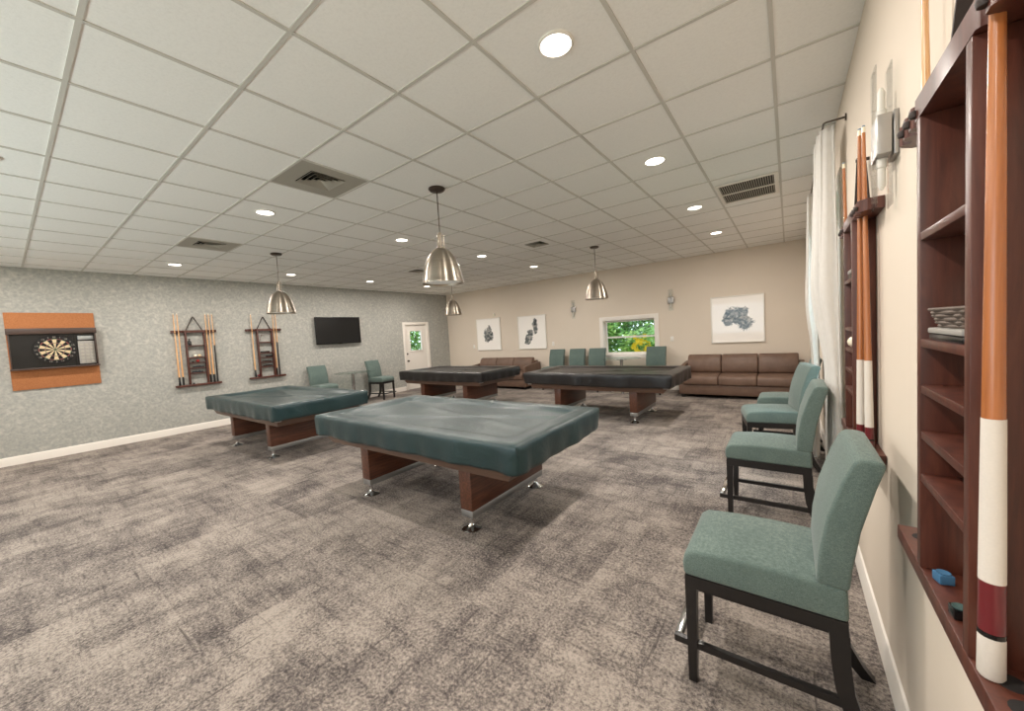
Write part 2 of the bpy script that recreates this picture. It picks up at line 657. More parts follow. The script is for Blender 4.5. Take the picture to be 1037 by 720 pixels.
# door: casing in the wall, slab, half light, hardware
dr = MB()
cs = .075
for y0, y1, z0, z1 in ((DY0-cs, DY0+.01, 0, DZ+cs), (DY1-.01, DY1+cs, 0, DZ+cs), (DY0+.01, DY1-.01, DZ-.01, DZ+cs)):
    dr.box(XL-.002, XL+.022, y0, y1, z0, z1, bev=.004)
dr.box(XL-.16, XL, DY0, DY0+.02, 0, DZ).box(XL-.16, XL, DY1-.02, DY1, 0, DZ).box(XL-.16, XL, DY0+.02, DY1-.02, DZ-.02, DZ)
door = struct('door_1', dr, 'white_trim')
LY0, LY1, LZ0, LZ1 = 7.65, 8.11, 1.21, 1.83
s_ = MB()
xa, xb = XL-.075, XL-.03
s_.box(xa, xb, DY0+.022, LY0, .01, DZ-.022).box(xa, xb, LY1, DY1-.022, .01, DZ-.022)
s_.box(xa, xb, LY0, LY1, .01, LZ0).box(xa, xb, LY0, LY1, LZ1, DZ-.022)
slab = s_.build('door_slab', 'white_trim', door)
f_ = MB()
for y0, y1, z0, z1 in ((LY0-.035, LY0+.01, LZ0-.035, LZ1+.035), (LY1-.01, LY1+.035, LZ0-.035, LZ1+.035), (LY0+.01, LY1-.01, LZ0-.035, LZ0+.01), (LY0+.01, LY1-.01, LZ1-.01, LZ1+.035)):
    f_.box(xb-.001, xb+.016, y0, y1, z0, z1, bev=.004)
f_.build('light_frame', 'white_trim', door)
MB().box(XL-.056, XL-.050, LY0-.004, LY1+.004, LZ0-.004, LZ1+.004).build('pane', 'pane_glass', door)
kx = Matrix.Translation((xb, 7.515, .90)) @ Matrix.Rotation(PI/2, 4, 'Y')
MB().lathe([(0, 0), (.032, 0), (.032, .008), (.012, .012), (.012, .04), (.026, .05), (.028, .065), (.018, .075), (0, .077)], mat=kx, n=20).build('door_knob', 'bronze', door)
kx = Matrix.Translation((xb, 7.515, 1.12)) @ Matrix.Rotation(PI/2, 4, 'Y')
MB().lathe([(0, 0), (.03, 0), (.03, .012), (.02, .016), (0, .017)], mat=kx, n=20).box(-.02, .02, -.006, .006, .016, .03, mat=kx).build('deadbolt', 'bronze', door)


def window(name, origin, rotz, width, z0, z1, depth, casing=.09, mats='white_trim'):
    """local frame: x along the wall, y = into the room, wall face at y=0, opening centred on x=0"""
    hw = width/2
    m_ = MB()
    for x0, x1, a, c in ((-hw-casing, -hw+.012, z0-casing, z1+casing), (hw-.012, hw+casing, z0-casing, z1+casing), (-hw+.012, hw-.012, z1-.012, z1+casing), (-hw+.012, hw-.012, z0-casing, z0+.012)):
        m_.box(x0, x1, -.003, .02, a, c, bev=.004)
    # lining of the reveal
    m_.box(-hw, -hw+.012, -depth, 0, z0, z1).box(hw-.012, hw, -depth, 0, z0, z1)
    m_.box(-hw+.012, hw-.012, -depth, 0, z1-.012, z1).box(-hw+.012, hw-.012, -depth, 0, z0, z0+.012)
    o = struct(name, m_, mats, loc=origin, rotz=rotz)
    zm = z0 + (z1-z0)*.5
    sh = MB()
    q = .045
    y0, y1 = -depth, -depth+.035
    a, c = -hw+.012, hw-.012
    lo, hi = z0+.012, z1-.012
    sh.box(a, a+q, y0, y1, lo, hi).box(c-q, c, y0, y1, lo, hi)
    sh.box(a+q, c-q, y0, y1, hi-q, hi).box(a+q, c-q, y0, y1, lo, lo+q).box(a+q, c-q, y0, y1+.006, zm-.02, zm+.02)
    sh.build('window_sash', mats, o)
    MB().box(a+q, c-q, y0+.012, y0+.017, lo+q, zm-.02).build('pane', 'pane_glass', o)
    MB().box(a+q, c-q, y0+.012, y0+.017, zm+.02, hi-q).build('pane', 'pane_glass', o)
    return o


window('window_1', ((WX0+WX1)/2, YB, 0), PI, WX1-WX0, WZ0, WZ1, .16)
window('window_2', (XR, (RY0+RY1)/2, 0), PI/2, RY1-RY0, RZ0, RZ1, .14)

window('window_3_added', ((FX0+FX1)/2, YF, 0), 0, FX1-FX0, FZ0, FZ1, .14)  # unseen window, put in so the fill lamp reaches the ceiling


# outside: ground and planting beyond the openings
struct('ground', MB().box(-30, 30, -20, 30, -.4, -.3), 'ground')


def shrub(label, loc, rad, n, seed, flowers=0, lsize=.16, group='garden shrubs outside the windows'):
    rnd = random.Random(seed)
    t = thing('garden_shrub', label, 'shrub', loc, 0, group)
    m_ = MB()

    def leaf(p, size):
        d = Vector((rnd.gauss(0, 1), rnd.gauss(0, 1), rnd.gauss(-.3, .7))).normalized()
        sd = d.cross(Vector((rnd.gauss(0, 1), rnd.gauss(0, 1), rnd.gauss(0, 1)))).normalized()*size*.2
        nn = d.cross(sd).normalized()*size*.08
        a, t_ = p, p + d*size
        mid = p + d*size*.5
        vs = [m_.bm.verts.new(q) for q in (a, mid+sd+nn, t_, mid-sd+nn, mid)]
        for tri in ((0, 1, 4), (1, 2, 4), (2, 3, 4), (3, 0, 4)):
            f = m_.bm.faces.new([vs[i] for i in tri])
            f.smooth = True
    for _ in range(n):
        while True:
            p = Vector((rnd.uniform(-1, 1), rnd.uniform(-1, 1), rnd.uniform(-1, 1)))
            if .35 < p.length < 1:
                break
        leaf(Vector((p.x*rad[0], p.y*rad[1], rad[2]*(1+p.z)+.2)), lsize*rnd.uniform(.7, 1.3))
    m_.build('foliage', 'leaf', t)
    st = MB()
    for _ in range(7):
        a = rnd.uniform(0, 2*PI)
        st.tube([(0.05*math.cos(a), .05*math.sin(a), -.3), (rad[0]*.3*math.cos(a), rad[1]*.3*math.sin(a), rad[2]*.7), (rad[0]*.6*math.cos(a), rad[1]*.6*math.sin(a), rad[2]*1.5)], .02, 6)
    st.build('stem', 'walnut', t)
    if flowers:
        fl_ = MB()
        for _ in range(flowers):
            c = Vector((rnd.uniform(-.28, .22), -rad[1]*rnd.uniform(.85, 1.05), rad[2]*rnd.uniform(1.2, 1.95)))
            for k in range(6):
                a = k*PI/3
                d = Vector((math.cos(a), -.3, math.sin(a)))*.075
                sd = Vector((-math.sin(a), 0, math.cos(a)))*.022
                vs = [fl_.bm.verts.new(q) for q in (c, c+d*.6+sd, c+d, c+d*.6-sd)]
                fl_.bm.faces.new(vs)
        fl_.build('flowers', 'yellow_petal', t)
    return t


shrub('bushy green shrub seen through the left part of the back window', (-4.75, 10.75, 0), (.72, .55, 1.35), 2600, 3, lsize=.19)
shrub('leafy green shrub with yellow flowers outside the back window', (-3.15, 10.75, 0), (.8, .6, .66), 1700, 4, flowers=26)
shrub('tall pale shrub behind the yellow flowered one outside the back window', (-3.6, 12.3, 0), (1.7, .6, 1.5), 4200, 5, lsize=.22)
shrub('green shrub seen through the glass of the white door', (-11.4, 8.9, 0), (.6, .9, 1.2), 2200, 6, lsize=.18)


# ------------------------------------------------------------------ pool tables and their covers
def make_pool_table(label, loc):
    t = thing('pool_table', label, 'pool table', loc, 0, 'covered pool tables')
    L, W = 1.285, .645
    # cabinet below the rails, tapering in towards its bottom edge
    m_ = MB()
    lo = [(-L+.12, -W+.07, .505), (L-.12, -W+.07, .505), (L-.12, W-.07, .505), (-L+.12, W-.07, .505)]
    mi_ = [(-L+.05, -W+.04, .585), (L-.05, -W+.04, .585), (L-.05, W-.04, .585), (-L+.05, W-.04, .585)]
    hi = [(-L+.03, -W+.02, .70), (L-.03, -W+.02, .70), (L-.03, W-.02, .70), (-L+.03, W-.02, .70)]
    rg = [[m_.bm.verts.new(p) for p in ring] for ring in (lo, mi_, hi)]
    m_.bm.faces.new(rg[0][::-1])
    m_.bm.faces.new(rg[2])
    for a, b_ in zip(rg, rg[1:]):
        for i in range(4):
            j = (i+1) % 4
            m_.bm.faces.new((a[i], a[j], b_[j], b_[i]))
    m_.build('cabinet', 'apron_wood', t)
    r_ = MB()
    for x0, x1, y0, y1 in ((-L+.01, L-.01, -W+.01, -W+.15), (-L+.01, L-.01, W-.15, W-.01), (-L+.01, -L+.15, -W+.15, W-.15), (L-.15, L-.01, -W+.15, W-.15)):
        r_.box(x0, x1, y0, y1, .70, .785, bev=.012)
    r_.build('rail', 'walnut', t)
    for sx in (-1, 1):
        for sy in (-1, 1):
            c = MB()
            c.box(sx*(L-.075)-.04, sx*(L-.075)+.04, sy*(W-.06)-.035, sy*(W-.06)+.035, .575, .64, bev=.01)
            c.build('corner_casting', 'steel_grey', t)
    for sx in (-1, 1):
        p = MB()
        p.box(sx*.685-.062, sx*.685+.062, -.52, .52, .165, .52, bev=.004)
        ped = p.build('pedestal', 'walnut', t)
        MB().box(sx*.685-.060, sx*.685+.060, -.518, .518, .108, .165, bev=.004).build('bottom_band', 'steel_grey', ped)
        for sy in (-1, 1):
            f = MB()
            f.lathe([(0, 0), (.076, 0), (.078, .006), (.066, .014), (.032, .028), (.02, .042), (.017, .055), (.017, .11), (0, .11)], (sx*.685, sy*.475, 0), 24)
            f.build('levelling_foot', 'chrome', ped)
    return t


def make_cover(label, loc, mat, seed, group, drop=.19, bulge=.02):
    """vinyl cover: sags between the rails, turns over a soft edge, hangs as a skirt with gathers"""
    rnd = random.Random(seed)
    L, W, top, zb = 1.31, .665, .80, .80-drop
    ph = [rnd.uniform(0, 6.28) for _ in range(12)]
    nu, nv = 84, 44
    m_ = MB()

    def wr(x, y):
        return (.35*math.sin(3.1*x+2*y+ph[0]) + .3*math.sin(7*x-3*y+ph[1]) + .25*math.sin(5*y+2.2*x*y+ph[2]) + .2*math.sin(13*x+5*y+ph[3]))

    def topz(x, y):
        ex = L-abs(x)
        ey = W-abs(y)
        e = min(ex, ey)
        s = max(0, min(1, (e-.13)/.09))
        s = s*s*(3-2*s)
        edge = max(0, min(1, (.03-e)/.03))
        ridge = 0
        # two long diagonal creases
        d1 = (x-.1)*.35-(y+.05)
        ridge += .014*math.exp(-(d1/.035)**2)*s
        d2 = (x+.5)*-.25-(y-.2)
        ridge += .008*math.exp(-(d2/.04)**2)*s
        return top - .034*s + .007*wr(x, y)*s + ridge + .0035*wr(2.2*x, 2.2*y)*(1-s) - .007*edge**2

    vs = {}
    for i in range(nu+1):
        for j in range(nv+1):
            x, y = -L+2*L*i/nu, -W+2*W*j/nv
            vs[i, j] = m_.bm.verts.new((x, y, topz(x, y)))
    for i in range(nu):
        for j in range(nv):
            m_.bm.faces.new((vs[i, j], vs[i+1, j], vs[i+1, j+1], vs[i, j+1]))
    ring = [(i, 0) for i in range(nu)] + [(nu, j) for j in range(nv)] + [(i, nv) for i in range(nu, 0, -1)] + [(0, j) for j in range(nv, 0, -1)]
    prev = [vs[k] for k in ring]
    nring = len(ring)
    steps = 9
    for st in range(1, steps+1):
        f = st/steps
        cur = []
        for idx, (i, j) in enumerate(ring):
            x, y = -L+2*L*i/nu, -W+2*W*j/nv
            nx = (1 if i == nu else (-1 if i == 0 else 0))
            ny = (1 if j == nv else (-1 if j == 0 else 0))
            n = Vector((nx, ny, 0)).normalized()
            # arclength for the hem ripple
            sarc = x if ny and not nx else y
            out = .006*math.sin(min(1, f*5)*PI/2)
            rip = (.010*math.sin(9*sarc+ph[4+(ny > 0)+2*(nx > 0)]) + .006*math.sin(23*sarc+ph[8]))*f
            tuck = -bulge*.5*f*f
            dc = min(L-abs(x) if ny and not nx else 9, W-abs(y) if nx and not ny else 9)
            if nx and ny:
                dc = 0
            cornerdrop = .010*math.exp(-(dc/.10)**2)*f
            gather = (.016*math.exp(-((dc-.09)/.05)**2) - .010*math.exp(-(dc/.03)**2))*f
            z0 = topz(x, y)
            z = z0 + (zb - z0)*f - cornerdrop + .008*math.sin(2.1*sarc+ph[9])*f - .026*(1-(sarc/(L if ny and not nx else W))**2)*f*(0 if nx and ny else 1)
            v = Vector((x, y, z)) + n*(out+rip+tuck+gather)
            cur.append(m_.bm.verts.new(v))
        for a in range(nring):
            c = (a+1) % nring
            m_.bm.faces.new((prev[a], cur[a], cur[c], prev[c]))
        prev = cur
    for f in m_.bm.faces:
        f.smooth = True
    bmesh.ops.recalc_face_normals(m_.bm, faces=m_.bm.faces)
    o = m_.build('table_cover', mat, loc=loc, sharp=70)
    md = o.modifiers.new('thick', 'SOLIDIFY')
    md.thickness = .004
    md.offset = 1
    return tag(o, label, 'table cover', group)


TABLES = [((-2.755, 2.60), 'pool table under the green cover nearest the camera, four chrome feet in view', 'green_vinyl', 'large green vinyl cover on the nearest pool table, creased across its top'),
          ((-6.58, 2.66), 'pool table under the green cover beside the patterned grey wall', 'green_vinyl', 'dull green vinyl cover sagging over the pool table nearest the wall cue racks'),
          ((-6.30, 6.36), 'pool table under the black cover in front of the white door', 'black_vinyl', 'black vinyl cover on the far left pool table near the white door'),
          ((-2.70, 6.42), 'pool table under the black cover in front of the back window', 'black_vinyl', 'black vinyl cover on the far right pool table below the window')]
p0 = None
for i, ((x, y), lab, mt, clab) in enumerate(TABLES):
    if p0 is None:
        p0 = make_pool_table(lab, (x, y, 0))
    else:
        dup(p0, (x, y, 0), None, lab)
    make_cover(clab, (x, y, 0), mt, 20+i, 'vinyl covers over the pool tables')


# ------------------------------------------------------------------ counter chairs
def make_chair(label, loc, rotz, group):
    t = thing('counter_chair', label, 'chair', loc, rotz, group)
    hw = .218
    # seat cushion: profile in (y, z), crowned, front edge rounded
    seat = MB()
    seat.prism([(.296, .472), (.300, .52), (.292, .563), (.262, .583), (.15, .594), (0, .598), (-.16, .594), (-.228, .590), (-.231, .472)], -hw, hw, bev=.016, seg=3)
    seat.build('seat', 'teal_fabric', t)
    back = MB()
    back.prism([(-.142, .588), (-.150, .70), (-.172, .83), (-.212, .96), (-.243, 1.035), (-.262, 1.05), (-.310, 1.047), (-.326, 1.035), (-.30, .95), (-.262, .80), (-.240, .66), (-.232, .586)], -hw, hw, bev=.012, seg=3)
    back.build('backrest', 'teal_fabric', t)
    ap = MB()
    ap.box(-hw+.004, hw-.004, .25, .292, .422, .4725)
    ap.box(-hw+.004, hw-.004, -.228, -.19, .422, .4725)
    ap.box(-hw+.004, -hw+.034, -.19, .25, .422, .4725).box(hw-.034, hw-.004, -.19, .25, .422, .4725)
    ap.build('seat_frame', 'espresso', t)
    for s in (-1, 1):
        x0 = s*(hw-.026)
        # tapered front leg
        m_ = MB()
        b_ = bmesh.new()
        A = [b_.verts.new((x0+a*.022, .27+c*.022, .4215)) for a, c in ((-1, -1), (1, -1), (1, 1), (-1, 1))]
        B = [b_.verts.new((x0+a*.016, .274+c*.016, 0)) for a, c in ((-1, -1), (1, -1), (1, 1), (-1, 1))]
        b_.faces.new(A)
        b_.faces.new(B[::-1])
        for i in range(4):
            j = (i+1) % 4
            b_.faces.new((A[i], B[i], B[j], A[j]))
        m_.merge(b_)
        m_.build('leg', 'espresso', t)
        # sabre rear leg
        m_ = MB()
        fr = [(-.176, .4215), (-.18, .32), (-.191, .22), (-.216, .13), (-.26, .05), (-.302, 0)]
        re = [(-.232, .4215), (-.234, .32), (-.243, .22), (-.266, .13), (-.308, .05), (-.346, 0)]
        m_.prism(fr + re[::-1], x0-.02, x0+.02)
        m_.build('leg', 'espresso', t)
    for s in (-1, 1):
        x0 = s*(hw-.026)
        MB().box(x0-.011, x0+.011, -.226, .345, .15, .178).build('stretcher', 'espresso', t)
    fr = MB().box(-hw+.037, hw-.037, .318, .345, .15, .176)
    f = fr.build('footrest', 'espresso', t)
    MB().box(-hw+.037, hw-.037, .317, .346, .1755, .1805, bev=.002).build('kick_plate', 'chrome', f)
    return t


CH = make_chair('teal counter chair nearest the camera against the right wall', (-.08, 1.85, 0), PI/2, 'chairs along the right wall')
dup(CH, (-.115, 3.47, 0), PI/2, 'teal counter chair beside the curtains, second from the camera')
dup(CH, (-.12, 4.77, 0), PI/2+.20, 'teal counter chair turned slightly, third from the camera along the right wall')
dup(CH, (-.03, 5.62, 0), PI/2, 'teal counter chair farthest along the right wall, near the leather sofa')
G2 = 'chairs by the patterned grey wall'
dup(CH, (-9.17, 4.62, 0), -PI/2, 'teal counter chair left of the small round table under the television', G2)
dup(CH, (-9.03, 6.12, 0), -PI/2+.18, 'teal counter chair right of the small round table under the television', G2)
G3 = 'chairs against the back wall'
dup(CH, (-5.13, 8.80, 0), PI, 'teal counter chair against back wall, left one of the three left of the window', G3)
dup(CH, (-4.52, 8.80, 0), PI, 'teal counter chair against back wall, middle one of the three left of the window', G3)
dup(CH, (-3.96, 8.80, 0), PI, 'teal counter chair just left of the glass table at the back window', G3)
dup(CH, (-2.50, 8.80, 0), PI, 'teal counter chair just right of the glass table at the back window', G3)


# ------------------------------------------------------------------ glass bistro tables
def make_bistro(label, loc, group):
    t = thing('bistro_table', label, 'table', loc, 0, group)
    MB().lathe([(0, .795), (.432, .795), (.44, .799), (.44, .805), (.436, .809), (0, .809)], n=48).build('glass_top', 'table_glass', t)
    MB().lathe([(0, .77), (.12, .77), (.12, .794), (0, .794)], n=28).build('mounting_plate', 'chrome', t)
    MB().lathe([(0, .02), (.045, .02), (.038, .05), (.036, .70), (.045, .77), (0, .77)], n=24).build('pole', 'chrome', t)
    MB().lathe([(0, 0), (.26, 0), (.262, .008), (.20, .018), (.05, .03), (0, .03)], n=40).build('base', 'chrome', t)
    return t


bt = make_bistro('round glass topped table with chrome pole below the television', (-9.02, 5.32, 0), 'round glass tables')
dup(bt, (-3.23, 8.76, 0), 0, 'round glass topped table in front of the back window')


# ------------------------------------------------------------------ sofas
def make_sofa(label, loc, rotz, group):
    t = thing('leather_sofa', label, 'sofa', loc, rotz, group)
    W, D = 1.06, .43
    MB().box(-W, W, -D, D-.03, .07, .27, bev=.015).build('base', 'brown_leather', t)
    MB().prism([(-D, .27), (-D, .72), (-D+.03, .75), (-D+.13, .75), (-D+.16, .72), (-D+.19, .27)], -W+.085, W-.085, bev=.01).build('back_frame', 'brown_leather', t)
    for s in (-1, 1):
        x0, x1 = (W-.085, W) if s > 0 else (-W, -W+.085)
        MB().prism([(-D, .27), (-D, .70), (-D+.10, .70), (D-.12, .635), (D-.045, .61), (D-.03, .27)], x0, x1, bev=.012).build('arm', 'brown_leather', t)
    cw = (2*W-.17)/3
    for i in range(3):
        a = -W+.085+i*cw
        c = MB()
        c.prism([(-D+.2, .272), (D, .272), (D+.006, .30), (D+.008, .40), (D-.012, .44), (D-.05, .455), (0, .468), (-D+.2, .47)], a+.003, a+cw-.003, bev=.022, seg=3)
        c.build('seat_cushion', 'brown_leather', t)
        c = MB()
        c.prism([(-D+.36, .472), (-D+.375, .55), (-D+.36, .68), (-D+.31, .79), (-D+.25, .845), (-D+.18, .85), (-D+.17, .78), (-D+.195, .472)], a+.004, a+cw-.004, bev=.025, seg=3)
        c.build('back_cushion', 'brown_leather', t)
    for sx in (-1, 1):
        for sy in (-1, 1):
            x0, y0 = sx*(W-.07), sy*(D-.09)-.01
            MB().box(x0-.03, x0+.03, y0-.03, y0+.03, 0, .0705).build('leg', 'espresso', t)
    return t


sf = make_sofa('brown leather three seat sofa under the single wide picture, by the corner', (-.83, 8.81, 0), PI, 'brown leather sofas')
dup(sf, (-6.86, 8.81, 0), PI, 'brown leather three seat sofa under the pair of pictures, behind the black tables')


# ------------------------------------------------------------------ framed art
def framed_art(label, x, z, wd, ht, mat):
    t = thing('framed_art', label, 'picture', (x, YB, z), PI, 'framed ink pictures on the back wall')
    f = MB()
    q, d = .022, .045
    f.box(-wd/2, -wd/2+q, .004, d, -ht/2, ht/2, bev=.003).box(wd/2-q, wd/2, .004, d, -ht/2, ht/2, bev=.003)
    f.box(-wd/2+q, wd/2-q, .004, d, -ht/2, -ht/2+q, bev=.003).box(-wd/2+q, wd/2-q, .004, d, ht/2-q, ht/2, bev=.003)
    f.build('frame', 'white_plastic', t)
    MB().box(-wd/2+q*.6, wd/2-q*.6, .006, .028, -ht/2+q*.6, ht/2-q*.6).build('print', mat, t)


K, G_, LG = lin(40, 46, 50), lin(104, 110, 111), lin(164, 160, 154)
TL = lin(36, 58, 66)
framed_art('square white framed picture of one small grey ink blot, left one of the pair', -7.72, 1.58, .97, 1.01,
           art_print('ink_blot', [(0, -.02, .20, .26), (-.04, .18, .07, .12)], 3.1, K, G_, LG))
framed_art('square white framed picture of a trailing diagonal ink blot, right of the pair', -6.07, 1.56, .97, .98,
           art_print('ink_trail', [(.12, -.16, .15, .15), (.05, -.02, .13, .14), (-.12, .16, .11, .24), (.16, -.28, .12, .08)], 8.2, K, G_, lin(176, 172, 166)))
framed_art('large white framed picture of a teal and grey ink splash above the sofa', -.885, 1.567, .98, .99,
           art_print('ink_splash', [(.10, .08, .15, .20), (-.08, .12, .16, .14), (-.15, -.08, .16, .18), (-.02, -.02, .12, .12), (.16, .02, .12, .2)], 5.5, TL, G_, LG))

# ------------------------------------------------------------------ television
t = thing('television', 'black flat television mounted on the patterned grey wall', 'television', (XL, 5.30, 1.91), -PI/2)
MB().box(-.605, .605, .055, .098, -.345, .345, bev=.006).build('housing', 'black_plastic', t)
MB().box(-.595, .595, .0975, .1, -.325, .336).build('screen', 'tv_screen', t)
MB().box(-.05, .05, .09, .1, -.352, -.343, bev=.002).build('sensor_tab', 'black_plastic', t)
m_ = MB().box(-.22, .22, .001, .02, -.16, .16)
m_.box(-.15, -.11, .02, .056, -.15, .15).box(.11, .15, .02, .056, -.15, .15)
m_.build('wall_bracket', 'black_plastic', t)

# ------------------------------------------------------------------ dart corner
CY, CZ = .55, 1.73        # bull's-eye
cb = MB().box(-.46, .46, .002, .022, -.605, .59, bev=.003)
tag(cb.build('cork_board', 'cork', loc=(XL, CY, CZ), rotz=-PI/2), 'orange brown cork backing panel behind the dartboard', 'cork board')
t = thing('dartboard_cabinet', 'open dark wood cabinet around the dartboard, mounted on cork', 'cabinet', (XL, CY, CZ), -PI/2)
MB().box(-.45, .45, .0225, .032, -.275, .25).build('back_panel', 'black_plastic', t)
MB().box(-.462, .462, .0225, .125, .25, .34, bev=.004).build('top_board', 'dark_wood', t)
MB().box(-.462, .462, .0225, .125, -.30, -.275, bev=.004).build('bottom_board', 'dark_wood', t)
for x0 in (-.45, .436):
    MB().box(x0, x0+.014, .0325, .115, -.275, .25, bev=.002).build('side_board', 'dark_wood', t)
MB().box(-.225, -.211, .0325, .06, -.275, .25).build('divider', 'black_plastic', t)
sc = MB().box(-.43, -.245, .0325, .055, -.255, .125, bev=.006).build('score_panel', 'grey_plastic', t)
MB().box(-.425, -.25, .0325, .06, .14, .215, bev=.006).build('score_display', 'steel_grey', sc)
kp = MB()
for r_ in range(6):
    for c_ in range(3):
        kp.box(-.415+c_*.055, -.415+c_*.055+.04, .0545, .058, -.235+r_*.056, -.235+r_*.056+.036, bev=.002)
kp.build('keypad', 'panel_grey', sc)

t = thing('dartboard', 'round black and cream dartboard hung inside the cabinet', 'dartboard', (XL, CY, CZ), -PI/2)
DX = Matrix.Rotation(-PI/2, 4, 'X')       # lathe axis z -> +y
MB().lathe([(0, .0325), (.2255, .0325), (.2255, .066), (.22, .069), (0, .069)], n=60, mat=DX).build('backing', 'sisal_black', t)
sg = MB()
RAD = [.0159, .099, .107, .162, .170]
for i in range(20):
    a0, a1 = 2*PI*(i-.5)/20, 2*PI*(i+.5)/20
    dk = i % 2
    for j in range(4):
        mi = {0: (1 if dk else 0), 2: (1 if dk else 0), 1: (2 if dk else 3), 3: (2 if dk else 3)}[j]
        r0, r1 = RAD[j], RAD[j+1]
        sub = 3
        for q in range(sub):
            b0, b1 = a0+(a1-a0)*q/sub, a0+(a1-a0)*(q+1)/sub
            P = lambda r, a: (r*math.sin(a), .0695, r*math.cos(a))
            sg.quad(P(r0, b0), P(r0, b1), P(r1, b1), P(r1, b0), mi)
bmesh.ops.recalc_face_normals(sg.bm, faces=sg.bm.faces)
sg.lathe([(0, .0697), (.0159, .0697), (.0159, .0695)], n=24, mi=3, mat=DX)
sg.lathe([(0, .0705), (.00635, .0705), (.00635, .0695)], n=16, mi=2, mat=DX)
sg.build('scoring_bed', ['cream', 'sisal_black', 'dart_red', 'dart_green'], t)
wr_ = MB()
for r in RAD:
    wr_.tube([(r*math.sin(2*PI*k/60), .0705, r*math.cos(2*PI*k/60)) for k in range(61)], .0009, 4)
for i in range(20):
    a = 2*PI*(i+.5)/20
    wr_.tube([(.0159*math.sin(a), .0705, .0159*math.cos(a)), (.17*math.sin(a), .0705, .17*math.cos(a))], .0008, 4)
wr_.build('wire_spider', 'steel_grey', t)


def text_mesh(body, size):
    cu = bpy.data.curves.new('number', 'FONT')
    cu.body = body
    cu.size = size
    cu.align_x = 'CENTER'
    cu.align_y = 'CENTER'
    cu.extrude = .0006
    o = bpy.data.objects.new('number', cu)
    COL.objects.link(o)
    dg = bpy.context.evaluated_depsgraph_get()
    dg.update()
    me = bpy.data.meshes.new_from_object(o.evaluated_get(dg))
    bpy.data.objects.remove(o)
    bpy.data.curves.remove(cu)
    return me


nb = MB()
for i, num in enumerate([20, 1, 18, 4, 13, 6, 10, 15, 2, 17, 3, 19, 7, 16, 8, 11, 14, 9, 12, 5]):
    a = -2*PI*i/20        # seen from the room the local x axis runs to the left, so clockwise is negative
    me = text_mesh(str(num), .036)
    Tm = Matrix.Translation((.198*math.sin(a), .0705, .198*math.cos(a))) @ Matrix.Rotation(PI, 4, 'Z') @ Matrix.Rotation(PI/2, 4, 'X')
    b_ = bmesh.new()
    b_.from_mesh(me)
    nb.merge(b_, 0, False, Tm)
    bpy.data.meshes.remove(me)
nb.build('number_ring', 'panel_grey', t)


# ------------------------------------------------------------------ cue racks, cues and what lies on the racks
SHELVES = [1.695, 1.46, 1.356, 1.252, 1.153]
DPT = .083


def make_rack(label, loc, rotz):
    """local x along the wall, y into the room, heights absolute"""
    t = thing('cue_rack', label, 'cue rack', loc, rotz, 'wall cue racks')
    g = .002

    def comb(z0, z1, rad, holes):
        m_ = MB()
        pts = [(-.355, g), (-.355, DPT-.03), (-.335, DPT-.008)]
        for hx in holes:
            pts += [(hx-rad-.006, DPT), (hx-rad, DPT-.004)]
            for k in range(1, 6):
                a = PI*k/6
                pts.append((hx-rad*math.cos(a), DPT-.004-rad*1.2*math.sin(a)))
            pts += [(hx+rad, DPT-.004), (hx+rad+.006, DPT)]
        pts += [(.335, DPT-.008), (.355, DPT-.03), (.355, g)]
        m_.prism(pts[::-1], z0, z1, axis='z')
        return m_
    holes = [-.30, -.245, -.19, .19, .245, .30]
    tb = comb(1.945, 1.992, .013, holes).build('top_bar', 'rack_wood', t)
    for hx in holes:
        MB().lathe([(0, -.010), (.008, -.007), (.010, 0), (.008, .007), (0, .010)], (hx-.022, DPT+.002, 1.962), 12).build('cue_clip', 'dark_leather', tb)
    tr = MB()
    tr.box(-.362, .362, g, DPT, .892, .93, bev=.003)
    tray = tr.build('cue_tray', 'rack_wood', t)
    for hx in holes:
        MB().lathe([(0, .9298), (.020, .9298), (.020, .9306), (0, .9306)], (hx, DPT*.55, 0), 16).build('cue_socket', 'black_rubber', tray)
    for s in (-1, 1):
        MB().box(s*.145-.0125, s*.145+.0125, g, DPT, .9305, 1.9445, bev=.002).build('post', 'rack_wood', t)
    for z in SHELVES:
        MB().box(-.132, .132, g, DPT-.001, z-.018, z, bev=.0015).build('shelf', 'rack_wood', t)
    st = MB()
    st.tube([(-.13, .03, 1.992), (-.004, .03, 2.262), (.004, .03, 2.262), (.13, .03, 1.992)], 0, rect=(.016, .004))
    st.build('hanging_strap', 'dark_leather', t)
    MB().cyl((0, g, 2.252), (0, .05, 2.252), .008, n=12).build('hook', 'bronze', t)
    return t


